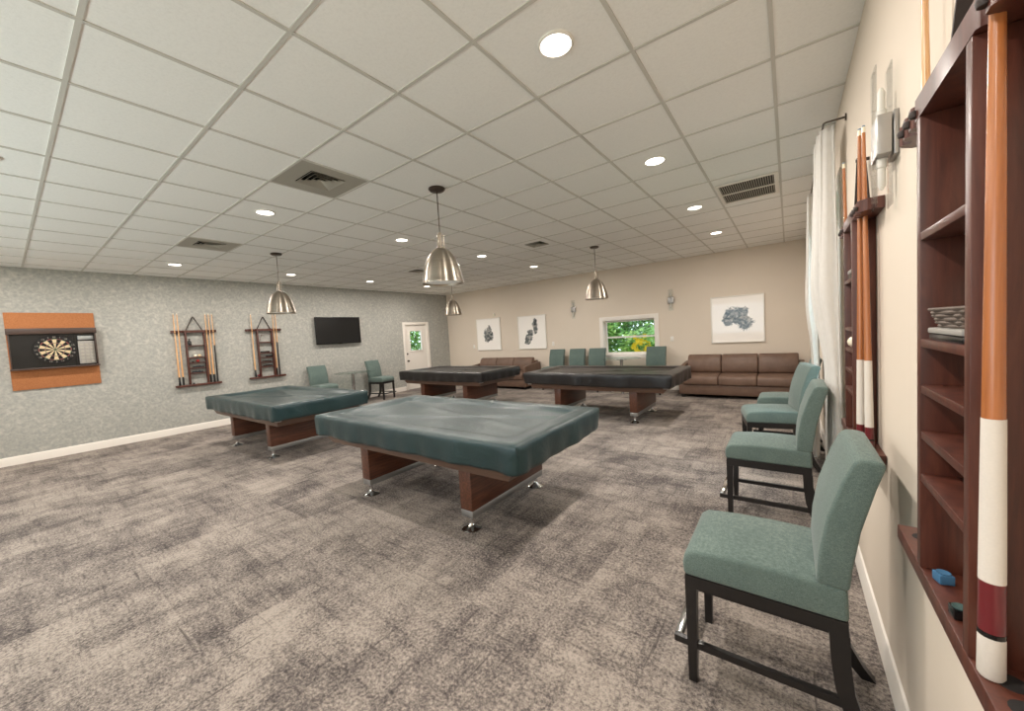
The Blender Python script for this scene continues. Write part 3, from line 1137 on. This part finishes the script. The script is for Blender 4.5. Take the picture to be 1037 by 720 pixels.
def make_cue(label, p, top, fore, sleeve, group, wrap=True, length=1.40, ends=(.07, .16, .42)):
    """a cue standing on its butt at p and leaning so that its tip is at top (x, y)"""
    base = Vector(p)
    d = Vector((top[0]-p[0], top[1]-p[1], 0))
    dz = math.sqrt(max(.01, length**2 - d.length**2))
    ax = (d + Vector((0, 0, dz))).normalized()
    t = thing('pool_cue', label, 'pool cue', base, 0, group)
    t.rotation_euler = ax.to_track_quat('Z', 'Y').to_euler()
    L = length
    R = lambda z: .0155 - (.0155-.0062)*z/L
    ec, es, ew = ends
    MB().lathe([(0, 0), (.0125, 0), (.0155, .005), (R(ec), ec), (0, ec)], n=16).build('butt_cap', 'linen_wrap' if sleeve == 'maroon' and ec > .05 else sleeve, t)
    MB().lathe([(0, ec+.0001), (R(ec)+.0003, ec+.0001), (R(ec+.008)+.0003, ec+.008), (0, ec+.008)], n=16).build('ring', 'black_plastic', t)
    MB().lathe([(0, ec+.0081), (R(ec+.0081), ec+.0081), (R(es), es), (0, es)], n=16).build('butt_sleeve', sleeve, t)
    if wrap:
        MB().lathe([(0, es+.0001), (R(es)+.0003, es+.0001), (R(ew)+.0003, ew), (0, ew)], n=16).build('wrap', 'linen_wrap', t)
        z0 = ew+.0001
    else:
        z0 = es+.0001
    MB().lathe([(0, z0), (R(z0), z0), (R(.75), .75), (0, .75)], n=16).build('forearm', fore, t)
    MB().lathe([(0, .7501), (R(.75), .7501), (R(L-.03), L-.03), (0, L-.03)], n=16).build('shaft', 'cue_orange' if fore == 'cue_orange' else 'maple', t)
    MB().lathe([(0, L-.0299), (R(L-.03)+.0002, L-.0299), (R(L)+.0002, L-.006), (0, L-.006)], n=12).build('ferrule', 'ivory', t)
    MB().lathe([(0, L-.0059), (R(L), L-.0059), (R(L)*.8, L), (0, L)], n=12).build('tip', 'blue_chalk', t)
    return t


ZT = .9309
R1Y, R2Y, R3Y, R4Y = 2.332, 3.57, 1.09, 2.495
make_rack('dark wood cue rack on the grey wall, nearer the dartboard, five cues', (XL, R1Y, 0), -PI/2)
make_rack('dark wood cue rack on the grey wall, nearer the television, three cues', (XL, R2Y, 0), -PI/2)
make_rack('dark wood cue rack nearest the camera at the right edge', (XR, R3Y, 0), PI/2)
make_rack('dark wood cue rack beside the curtains on the right wall', (XR, R4Y, 0), PI/2)
cx_ = XL + DPT*.55
cf = XL + DPT - .012


def lcue(label, y, yt, fore, group):
    return make_cue(label, (cx_, y, ZT), (cf, yt), fore, 'espresso', group, wrap=False)


gA = 'cues in the rack nearer the dartboard'
lcue('pool cue farthest left in the rack nearer the dartboard', R1Y-.30, R1Y-.30, 'maple', gA)
lcue('pool cue second from left in the rack nearer the dartboard', R1Y-.245, R1Y-.245, 'maple', gA)
lcue('pool cue just right of the posts in the rack nearer the dartboard', R1Y+.19, R1Y+.19, 'maple', gA)
lcue('pool cue second from right in the rack nearer the dartboard', R1Y+.245, R1Y+.245, 'maple', gA)
lcue('pool cue farthest right in the rack nearer the dartboard, dark butt', R1Y+.30, R1Y+.30, 'espresso', gA)
gB = 'cues in the rack nearer the television'
lcue('single pool cue left of the posts in the rack nearer the television', R2Y-.245, R2Y-.245, 'maple', gB)
lcue('pool cue just right of the posts in the rack nearer the television', R2Y+.19, R2Y+.19, 'maple', gB)
lcue('pool cue farthest right in the rack nearer the television, dark butt', R2Y+.245, R2Y+.245, 'espresso', gB)
xr_ = XR - DPT*.55
xf = XR - DPT + .012
gC = 'cues in the rack at the right edge'
make_cue('orange pool cue with white wrap at the right edge, maroon butt', (.2525, R3Y-.19, ZT), (.2525, R3Y-.19), 'cue_orange', 'maroon', gC)
make_cue('pale pool cue standing behind the left post of the nearest rack', (.290, R3Y+.285, ZT), (.276, R3Y+.30), 'maple', 'espresso', gC)
gD = 'cues in the rack beside the curtains'
make_cue('orange white wrapped pool cue next to the post of the rack beside the curtains', (.2575, R4Y-.19, ZT), (.262, R4Y-.19), 'cue_orange', 'maroon', gD, ends=(.03, .09, .385))
make_cue('orange white wrapped pool cue nearest the wall sconce, rack beside the curtains', (.280, R4Y-.245, ZT), (.272, R4Y-.215), 'cue_orange', 'maroon', gD, ends=(.03, .09, .385))
make_cue('orange pool cue nearest the curtain in the rack beside the curtains', (xr_, R4Y+.245, ZT), (xf, R4Y+.245), 'cue_orange', 'maroon', gD)


def ball(label, loc, mat, group, cat='ball'):
    m_ = MB()
    n = 12
    m_.lathe([(.0285*math.sin(PI*i/n), -.0285*math.cos(PI*i/n)) for i in range(n+1)], n=20)
    return tag(m_.build('billiard_ball', mat, loc=loc), label, cat, group)


def chalk(label, loc, mat, group='chalk cubes on the racks', rz=.3):
    t = thing('chalk_cube', label, 'chalk', loc, rz, group)
    MB().box(-.0125, .0125, -.0125, .0125, 0, .020, bev=.0015).build('paper_wrap', 'black_plastic' if mat == 'green_chalk' else mat, t)
    MB().lathe([(0, .0201), (.006, .0205), (.0115, .0225), (.0115, .0201)], n=14).build('chalk_face', mat, t)


def bridge(label, loc, rotz, group):
    """the notched head of a bridge stick lying on a shelf"""
    pts = [(-.095, 0), (-.095, .018), (-.07, .03), (-.05, .022), (-.03, .038), (-.012, .03), (.012, .03), (.03, .038), (.05, .022), (.07, .03), (.095, .018), (.095, 0)]
    m_ = MB().prism(pts, -.009, .009, axis='y', bev=.002, seg=1)
    m_.cyl((0, -.009, .012), (0, -.02, .012), .01, n=12)
    return tag(m_.build('bridge_head', 'black_plastic', loc=loc, rotz=rotz), label, 'bridge head', group)


def shelf_x(side, f=.5):
    return XL + .002 + DPT*f if side == 'L' else XR - .002 - DPT*f


# left-hand rack contents
hx_ = shelf_x('L')
t = thing('talc_bottle', 'small dark bottle on the top shelf of the rack nearer the dartboard', 'bottle', (hx_, R1Y-.09, SHELVES[0]), 0)
MB().lathe([(0, 0), (.026, 0), (.028, .01), (.028, .07), (.012, .10), (.012, .108), (0, .108)], n=20).build('bottle_body', 'black_plastic', t)
MB().lathe([(0, .1081), (.015, .1081), (.015, .13), (.012, .134), (0, .134)], n=16).build('cap', 'dark_leather', t)
for i, (dy, mt, nm) in enumerate(((-.02, 'ivory', 'white'), (.045, 'cream', 'cream'))):
    ball('%s billiard ball on the second shelf of the rack nearer the dartboard' % nm, (hx_, R1Y+dy, SHELVES[1]+.0286), mt, 'balls on the cue racks')
ball('red billiard ball on the third shelf of the rack nearer the dartboard', (hx_, R1Y+.01, SHELVES[2]+.0286), 'dart_red', 'balls on the cue racks')
chalk('dark chalk cube left of the red ball, rack nearer the dartboard', (hx_, R1Y-.07, SHELVES[2]), 'green_chalk')
bridge('black bridge head on the fourth shelf of the rack nearer the dartboard', (hx_, R1Y+.01, SHELVES[3]), -PI/2, 'bridge heads on the racks')
bridge('black bridge head on the lowest shelf of the rack nearer the dartboard', (hx_, R1Y-.01, SHELVES[4]), -PI/2, 'bridge heads on the racks')
chalk('dark chalk cube on the tray of the rack nearer the dartboard', (hx_, R1Y-.09, ZT-.0005), 'green_chalk')
# rack nearer the television: triangle, boxes
tri = MB()
P = [(-.10, 0), (.06, 0), (.10, .10), (-.05, .13)]
tri.tube([(-.115, 0, .004), (.115, 0, .004), (.05, -.02, .17), (-.115, 0, .17), (-.115, 0, .004)], 0, rect=(.006, .004))
tag(tri.build('ball_triangle', 'rack_wood', loc=(hx_, R2Y, SHELVES[0]), rotz=-PI/2), 'wooden triangle leaning on the top shelf of the rack nearer the television', 'ball triangle')
for z, dy, ww, hh, lab in ((SHELVES[1], -.02, .17, .03, 'flat black case on the second shelf of the rack nearer the television'), (SHELVES[2], .05, .12, .035, 'small black case on the third shelf of the rack nearer the television')):
    t = thing('accessory_case', lab, 'case', (hx_, R2Y+dy, z), -PI/2, 'black cases on the racks')
    MB().box(-ww/2, ww/2, -.03, .03, 0, hh*.6, bev=.003).build('case_body', 'black_plastic', t)
    MB().box(-ww/2, ww/2, -.03, .03, hh*.6+.0005, hh, bev=.003).build('case_lid', 'black_plastic', t)
bridge('black bridge head on the fourth shelf of the rack nearer the television', (hx_, R2Y, SHELVES[3]), -PI/2, 'bridge heads on the racks')
bridge('black bridge head on the lowest shelf of the rack nearer the television', (hx_, R2Y+.01, SHELVES[4]), -PI/2, 'bridge heads on the racks')
ball('pinkish ball on the tray of the rack nearer the television', (cx_+.005, R2Y-.19, ZT+.0286), 'maroon', 'balls on the cue racks')
# nearest rack on the right: basket on a flat case, two chalk cubes
rx = shelf_x('R')
t = thing('flat_case', 'flat grey case under the basket on the nearest rack', 'case', (rx, R3Y-.005, SHELVES[1]), PI/2)
MB().box(-.10, .10, -.034, .034, 0, .014, bev=.004).build('case_body', 'black_plastic', t)
MB().box(-.098, .098, -.032, .036, .0145, .026, bev=.003).build('case_lid', 'grey_plastic', t)
t = thing('woven_basket', 'small grey woven basket on the second shelf of the nearest rack', 'basket', (rx, R3Y-.005, SHELVES[1]+.0262), PI/2)
bk = MB()
for j in range(6):
    f = j/5
    zz = .004+.034*f
    a, c = .085+.033*f, .026+.009*f
    pts = []
    for k in range(49):
        an = 2*PI*k/48
        ww = .0022*math.sin(12*an + PI*j)
        ca, sa = math.cos(an), math.sin(an)
        pts.append(((a+ww)*math.copysign(abs(ca)**.5, ca), (c+ww)*math.copysign(abs(sa)**.5, sa), zz))
    bk.tube(pts, .0038, 6)
bk.box(-.08, .08, -.022, .022, 0, .004)
bk.build('weave', 'paper_grey', t)
chalk('blue chalk cube on the tray of the nearest rack', (.262, 1.175, ZT), 'blue_chalk')
chalk('dark chalk cube nearest the right post on the tray of the nearest rack', (.256, 1.05, ZT), 'green_chalk', rz=.1)
# rack beside the curtains
ball('white cue ball on a shelf of the rack beside the curtains', (rx-.01, R4Y+.06, SHELVES[2]+.0286), 'ivory', 'balls on the cue racks')
t = thing('accessory_case', 'small dark case on the top shelf of the rack beside the curtains', 'case', (rx, R4Y+.03, SHELVES[0]), PI/2, 'black cases on the racks')
MB().box(-.07, .07, -.03, .03, 0, .03, bev=.003).build('case_body', 'black_plastic', t)
MB().box(-.07, .07, -.03, .03, .0305, .048, bev=.003).build('case_lid', 'grey_plastic', t)


# ------------------------------------------------------------------ wall sconces
def make_sconce(label, loc, rotz):
    t = thing('wall_sconce', label, 'sconce', loc, rotz, 'clear wall sconces')
    MB().box(-.055, .055, .001, .014, -.075, .075, bev=.002).build('back_plate', 'satin_metal', t)
    MB().box(-.062, .062, .020, .058, -.068, .068, bev=.003).build('centre_block', 'satin_metal', t)
    MB().box(-.03, .03, .0145, .0195, -.04, .04).build('spacer', 'chrome', t)
    for s, nm in ((1, 0), (-1, 0)):
        z0, z1 = (.069, .245) if s > 0 else (-.245, -.069)
        g = MB()
        for (x0, x1, y0, y1) in ((-.05, .05, .016, .02), (-.05, .05, .056, .06)):
            g.box(x0, x1, y0, y1, z0, z1)
        g.build('acrylic_shade', 'acrylic', t)
        c = MB().lathe([(0, .070), (.015, .070), (.015, .10), (.011, .104), (.011, .165), (.004, .18), (0, .181)], (0, .038, 0), 16, mat=Matrix.Scale(s, 4, (0, 0, 1)))
        c.build('candle_tube', 'white_plastic', t)
    return t


sc0 = make_sconce('clear wall sconce left of the back window', (-4.69, YB, 2.10), PI)
dup(sc0, (-2.19, YB, 2.10), PI, 'clear wall sconce right of the back window')
dup(sc0, (XR, 1.955, 2.15), PI/2, 'clear wall sconce on the right wall between the two cue racks')


# small wall fittings
def wall_plate(name, label, cat, x, z, sw=True):
    t = thing(name, label, cat, (x, YB, z), PI, 'white wall fittings on the back wall')
    MB().box(-.036, .036, .001, .008, -.058, .058, bev=.002).build('plate', 'white_plastic', t)
    if sw:
        MB().box(-.016, .016, .0081, .013, -.034, .034, bev=.002).build('rocker', 'white_plastic', t)


wall_plate('light_switch', 'white light switch left of the pair of pictures', 'light switch', -8.39, 1.20)
wall_plate('light_switch', 'white light switch right of the pair of pictures', 'light switch', -5.385, 1.197)
wall_plate('light_switch', 'white light switch between back window and sofa', 'light switch', -2.2, 1.20)
t = thing('motion_sensor', 'small white sensor high on the back wall above the left picture', 'sensor', (-7.46, YB, 2.18), PI)
MB().prism([(.001, -.05), (.035, -.035), (.04, .03), (.02, .05), (.001, .05)], -.03, .03, bev=.006).build('housing', 'white_plastic', t)
MB().prism([(.0365, -.03), (.043, -.025), (.045, .015), (.0395, .02)], -.02, .02, bev=.002).build('lens', 'ivory', t)


# ------------------------------------------------------------------ curtains
def curtain(label, y0, y1, folds, amp, seed, xc, ret=None):
    rnd = random.Random(seed)
    ph = [rnd.uniform(0, 6.28) for _ in range(6)]
    zt, zb = 2.775, .035
    m_ = MB()
    N = folds*16

    def fn(u, v):
        z = zt+(zb-zt)*v
        sp = 1 + .10*math.sin(v*PI*.9)*0 + .22*v
        yc = (y0+y1)/2
        y = yc + (y0-yc+(y1-y0)*u)*(.80+.26*v) if ret is None else y0 + (y1-y0)*u*(.80+.30*v)
        a = amp*(.55+.6*min(1, v*2.5))*(1+.25*math.sin(3*u*PI+ph[0]))
        x = xc + a*math.sin(2*PI*folds*u+ph[1]+.5*math.sin(v*3+ph[2])) + .010*math.sin(9*v+7*u+ph[3])*v + .004*math.sin(40*v+11*u)*v
        y += .018*math.sin(2*PI*folds*u*2+ph[4])*.6
        g = max(0, min(1, (1.8-z)/.75))
        g = g*g*(3-2*g)
        x = x + (.264-x)*(.62*g) if ret is not None else x + (.25-x)*(.45*g)
        if ret is not None:
            # first strip turns back to the wall
            f = min(1, u/.24)
            y += .026*math.sin(2*PI*3.2*f+.6*math.sin(2.2*v+1))*(1-f)**.5*(.6+.5*v) - (y-y0)*(1-f)*.6
            f = f*f*(3-2*f)
            x = (ret-.035*(1-v))*(1-f) + x*f
        return Vector((min(x, XR-.028), y, z))
    m_.grid(fn, N, 60)
    o = m_.build('curtain', 'curtain_cloth', sharp=80)
    md = o.modifiers.new('thick', 'SOLIDIFY')
    md.thickness = .003
    return tag(o, label, 'curtain', 'white curtains at the right wall window')


curtain('white floor length curtain nearer the camera, beside the cue rack', 3.36, 3.82, 5, .046, 2, .20, ret=.292)
curtain('white floor length curtain at the far side of the right wall window', 4.96, 5.32, 4, .036, 5, .196)
t = thing('curtain_rod', 'thin dark metal curtain rod returning to the right wall', 'curtain rod', (0, 0, 0), 0)
pts = [(XR-.006, 3.335, 2.79), (.225, 3.335, 2.79)]
for k in range(1, 5):
    a = PI/2*k/4
    pts.append((.225-.02*math.sin(a), 3.335+.02-.02*math.cos(a), 2.79))
pts += [(.205, 5.33, 2.79)]
for k in range(1, 5):
    a = PI/2*k/4
    pts.append((.205+.02-.02*math.cos(a), 5.33+.02*math.sin(a), 2.79))
pts += [(XR-.006, 5.35, 2.79)]
MB().tube(pts, .006, 10).build('rod', 'bronze', t)
for y in (3.335, 5.35):
    MB().cyl((XR-.001, y, 2.79), (XR-.008, y, 2.79), .022, n=18).build('wall_flange', 'bronze', t)


# ------------------------------------------------------------------ ceiling fittings
def make_downlight(label, loc, group):
    t = thing('recessed_light', label, 'ceiling light', loc, 0, group)
    MB().lathe([(.080, .006), (.080, -.004), (.084, -.006), (.092, -.003), (.094, 0), (.094, .006)], n=36).build('trim_ring', 'white_plastic', t)
    MB().lathe([(0, -.002), (.0795, -.003), (.0795, .004), (0, .004)], n=32).build('lens', 'downlight_lens', t)
    ld = bpy.data.lights.new('downlight', 'AREA')
    ld.shape = 'DISK'
    ld.size = .13
    ld.energy = LAMP_W
    ld.color = LAMP_COL
    lo = bpy.data.objects.new('downlight', ld)
    COL.objects.link(lo)
    lo.parent = t
    lo.location = (0, 0, -.012)
    return t


dx, dy = [-.955, -4.58, -8.15], [1.842, 3.65, 5.455, 7.24]
names_x = ['right', 'middle', 'left']
names_y = ['nearest the camera', 'second from the camera', 'third from the camera', 'farthest from the camera']
d0 = None
for i, x in enumerate(dx):
    for j, y in enumerate(dy):
        lab = 'round recessed ceiling light in the %s row, %s' % (names_x[i], names_y[j])
        if d0 is None:
            d0 = make_downlight(lab, (x, y, H), 'recessed ceiling lights')
        else:
            dup(d0, (x, y, H), None, lab)
for x in dx:          # unseen lights continuing the rows, added behind the camera to light the ceiling
    for y in (.035, -1.77):
        dup(d0, (x, y, H), None, 'unseen round recessed ceiling light added to the rows behind the camera')


def make_pendant(label, loc):
    t = thing('pendant_lamp', label, 'pendant lamp', loc, 0, 'brushed metal pendant lamps')
    MB().lathe([(0, 0), (.080, 0), (.082, -.010), (.066, -.026), (.014, -.034), (0, -.034)], n=32).build('canopy', 'bronze', t)
    MB().cyl((0, 0, -.03), (0, 0, -.47), .0055, n=12).build('rod', 'bronze', t)
    so = MB().lathe([(0, -.425), (.014, -.43), (.018, -.44), (.018, -.56), (.034, -.575), (.036, -.60), (0, -.60)], n=24)
    so.build('socket', 'brushed_nickel', t)
    for k in range(3):
        a = 2*PI*k/3+.5
        MB().cyl((.03*math.cos(a), .03*math.sin(a), -.455), (.036*math.cos(a), .036*math.sin(a), -.585), .0065, n=10).build('support_pin', 'brushed_nickel', t)
    prof = [(.036, -.585), (.056, -.592), (.086, -.615), (.116, -.652), (.143, -.70), (.166, -.755), (.184, -.815), (.196, -.87), (.202, -.908), (.206, -.915), (.206, -.935)]
    inn = [(.2025, -.935), (.1995, -.908), (.1925, -.87), (.181, -.815), (.163, -.757), (.14, -.702), (.113, -.656), (.083, -.62), (.036, -.60)]
    MB().lathe(prof+inn, n=56).build('shade', 'brushed_nickel', t)
    MB().lathe([(0, -.905), (.196, -.905), (.1975, -.91), (.196, -.914), (0, -.914)], n=48).build('diffuser', 'pendant_lens', t)
    ld = bpy.data.lights.new('pendant_bulb', 'AREA')
    ld.shape = 'DISK'
    ld.size = .3
    ld.energy = PEND_W
    ld.color = LAMP_COL
    lo = bpy.data.objects.new('pendant_bulb', ld)
    COL.objects.link(lo)
    lo.parent = t
    lo.location = (0, 0, -.938)
    return t


pd = make_pendant('brushed metal dome pendant nearest the camera, over the nearest green table', (-2.795, 2.70, H))
dup(pd, (-6.46, 2.70, H), None, 'brushed metal dome pendant over the green table by the grey wall')
dup(pd, (-2.81, 6.51, H), None, 'brushed metal dome pendant over the black table by the back window')
dup(pd, (-6.47, 6.51, H), None, 'brushed metal dome pendant over the far black table near the door')


def make_vent(label, loc, panel='panel_grey'):
    """lay-in panel with a small square louvred diffuser"""
    t = thing('ceiling_vent', label, 'ceiling vent', loc, 0, 'grey ceiling vents')
    h, q = GS/2-hb-.001, .155
    p = MB()
    for x0, x1, y0, y1 in ((-h, -q, -h, h), (q, h, -h, h), (-q, q, -h, -q), (-q, q, q, h)):
        p.box(x0, x1, y0, y1, .004, .012)
    p.build('panel', panel, t)
    b_ = MB()
    b_.box(-q, q, -q, q, .085, .09)
    for x0, x1, y0, y1 in ((-q-.004, -q, -q-.004, q+.004), (q, q+.004, -q-.004, q+.004), (-q, q, -q-.004, -q), (-q, q, q, q+.004)):
        b_.box(x0, x1, y0, y1, .0125, .09)
    b_.build('duct_box', 'dark_void', t)
    lv = MB()
    for k, r in enumerate((.15, .112, .074, .036)):
        z0, z1 = -.004, .02
        o_, i_ = r, r-.03
        for s in range(4):
            a = s*PI/2
            Rm = Matrix.Rotation(a, 4, 'Z')
            pts = [Rm @ Vector(v) for v in ((-o_, -o_, z0), (o_, -o_, z0), (i_, -i_, z1), (-i_, -i_, z1))]
            pts2 = [Rm @ Vector(v) for v in ((-o_, -o_, z0+.0025), (o_, -o_, z0+.0025), (i_, -i_, z1+.0025), (-i_, -i_, z1+.0025))]
            bb = bmesh.new()
            A = [bb.verts.new(v) for v in pts]
            B = [bb.verts.new(v) for v in pts2]
            bb.faces.new(A)
            bb.faces.new(B[::-1])
            for i in range(4):
                j = (i+1) % 4
                bb.faces.new((A[i], B[i], B[j], A[j]))
            lv.merge(bb)
    lv.build('louvre', 'panel_grey', t)
    return t


def cell(k, i):
    return (GX-(k+.5)*GS, GY+(i+.5)*GS, H)


vt = make_vent('grey ceiling vent panel nearest the camera, upper left of the nearest pendant', cell(2, 2))
dup(vt, cell(7, 2), None, 'grey ceiling vent panel toward the left wall, near the cue racks')
vt2 = make_vent('small dark louvre in a white ceiling tile, ahead of the back window', cell(2, 8), 'ceiling_tile')
dup(vt2, cell(7, 8), None, 'small dark louvred ceiling vent far back near the corner with the door')

t = thing('return_grille', 'large ceiling return grille of two slatted dark banks near the curtains', 'ceiling grille', (-.355, 5.20, H), 0)
fx, fy = .265, .365
f = MB()
for x0, x1, y0, y1 in ((-fx-.025, -fx+.012, -fy-.025, fy+.025), (fx-.012, fx+.025, -fy-.025, fy+.025), (-fx+.012, fx-.012, -fy-.025, -fy+.012), (-fx+.012, fx-.012, fy-.012, fy+.025), (-fx+.012, fx-.012, -.012, .012)):
    f.box(x0, x1, y0, y1, -.012, -.0005, bev=.002)
f.build('frame', 'white_plastic', t)
MB().box(-fx+.012, fx-.012, -fy+.012, fy-.012, -.0015, -.0008).build('dark_backing', 'dark_void', t)  # flat dark sheet in place of the shaded hollow behind the slats
for bk_ in (0, 1):
    sl = MB()
    y0, y1 = ((-fy+.012, -.012), (.012, fy-.012))[bk_]
    n = 24
    for k in range(n):
        x0 = -fx+.022+(2*fx-.044)*k/(n-1)
        sl.box(x0-.0035, x0+.0035, y0, y1, -.010, -.002)
    sl.build('slat_bank', 'panel_grey', t)
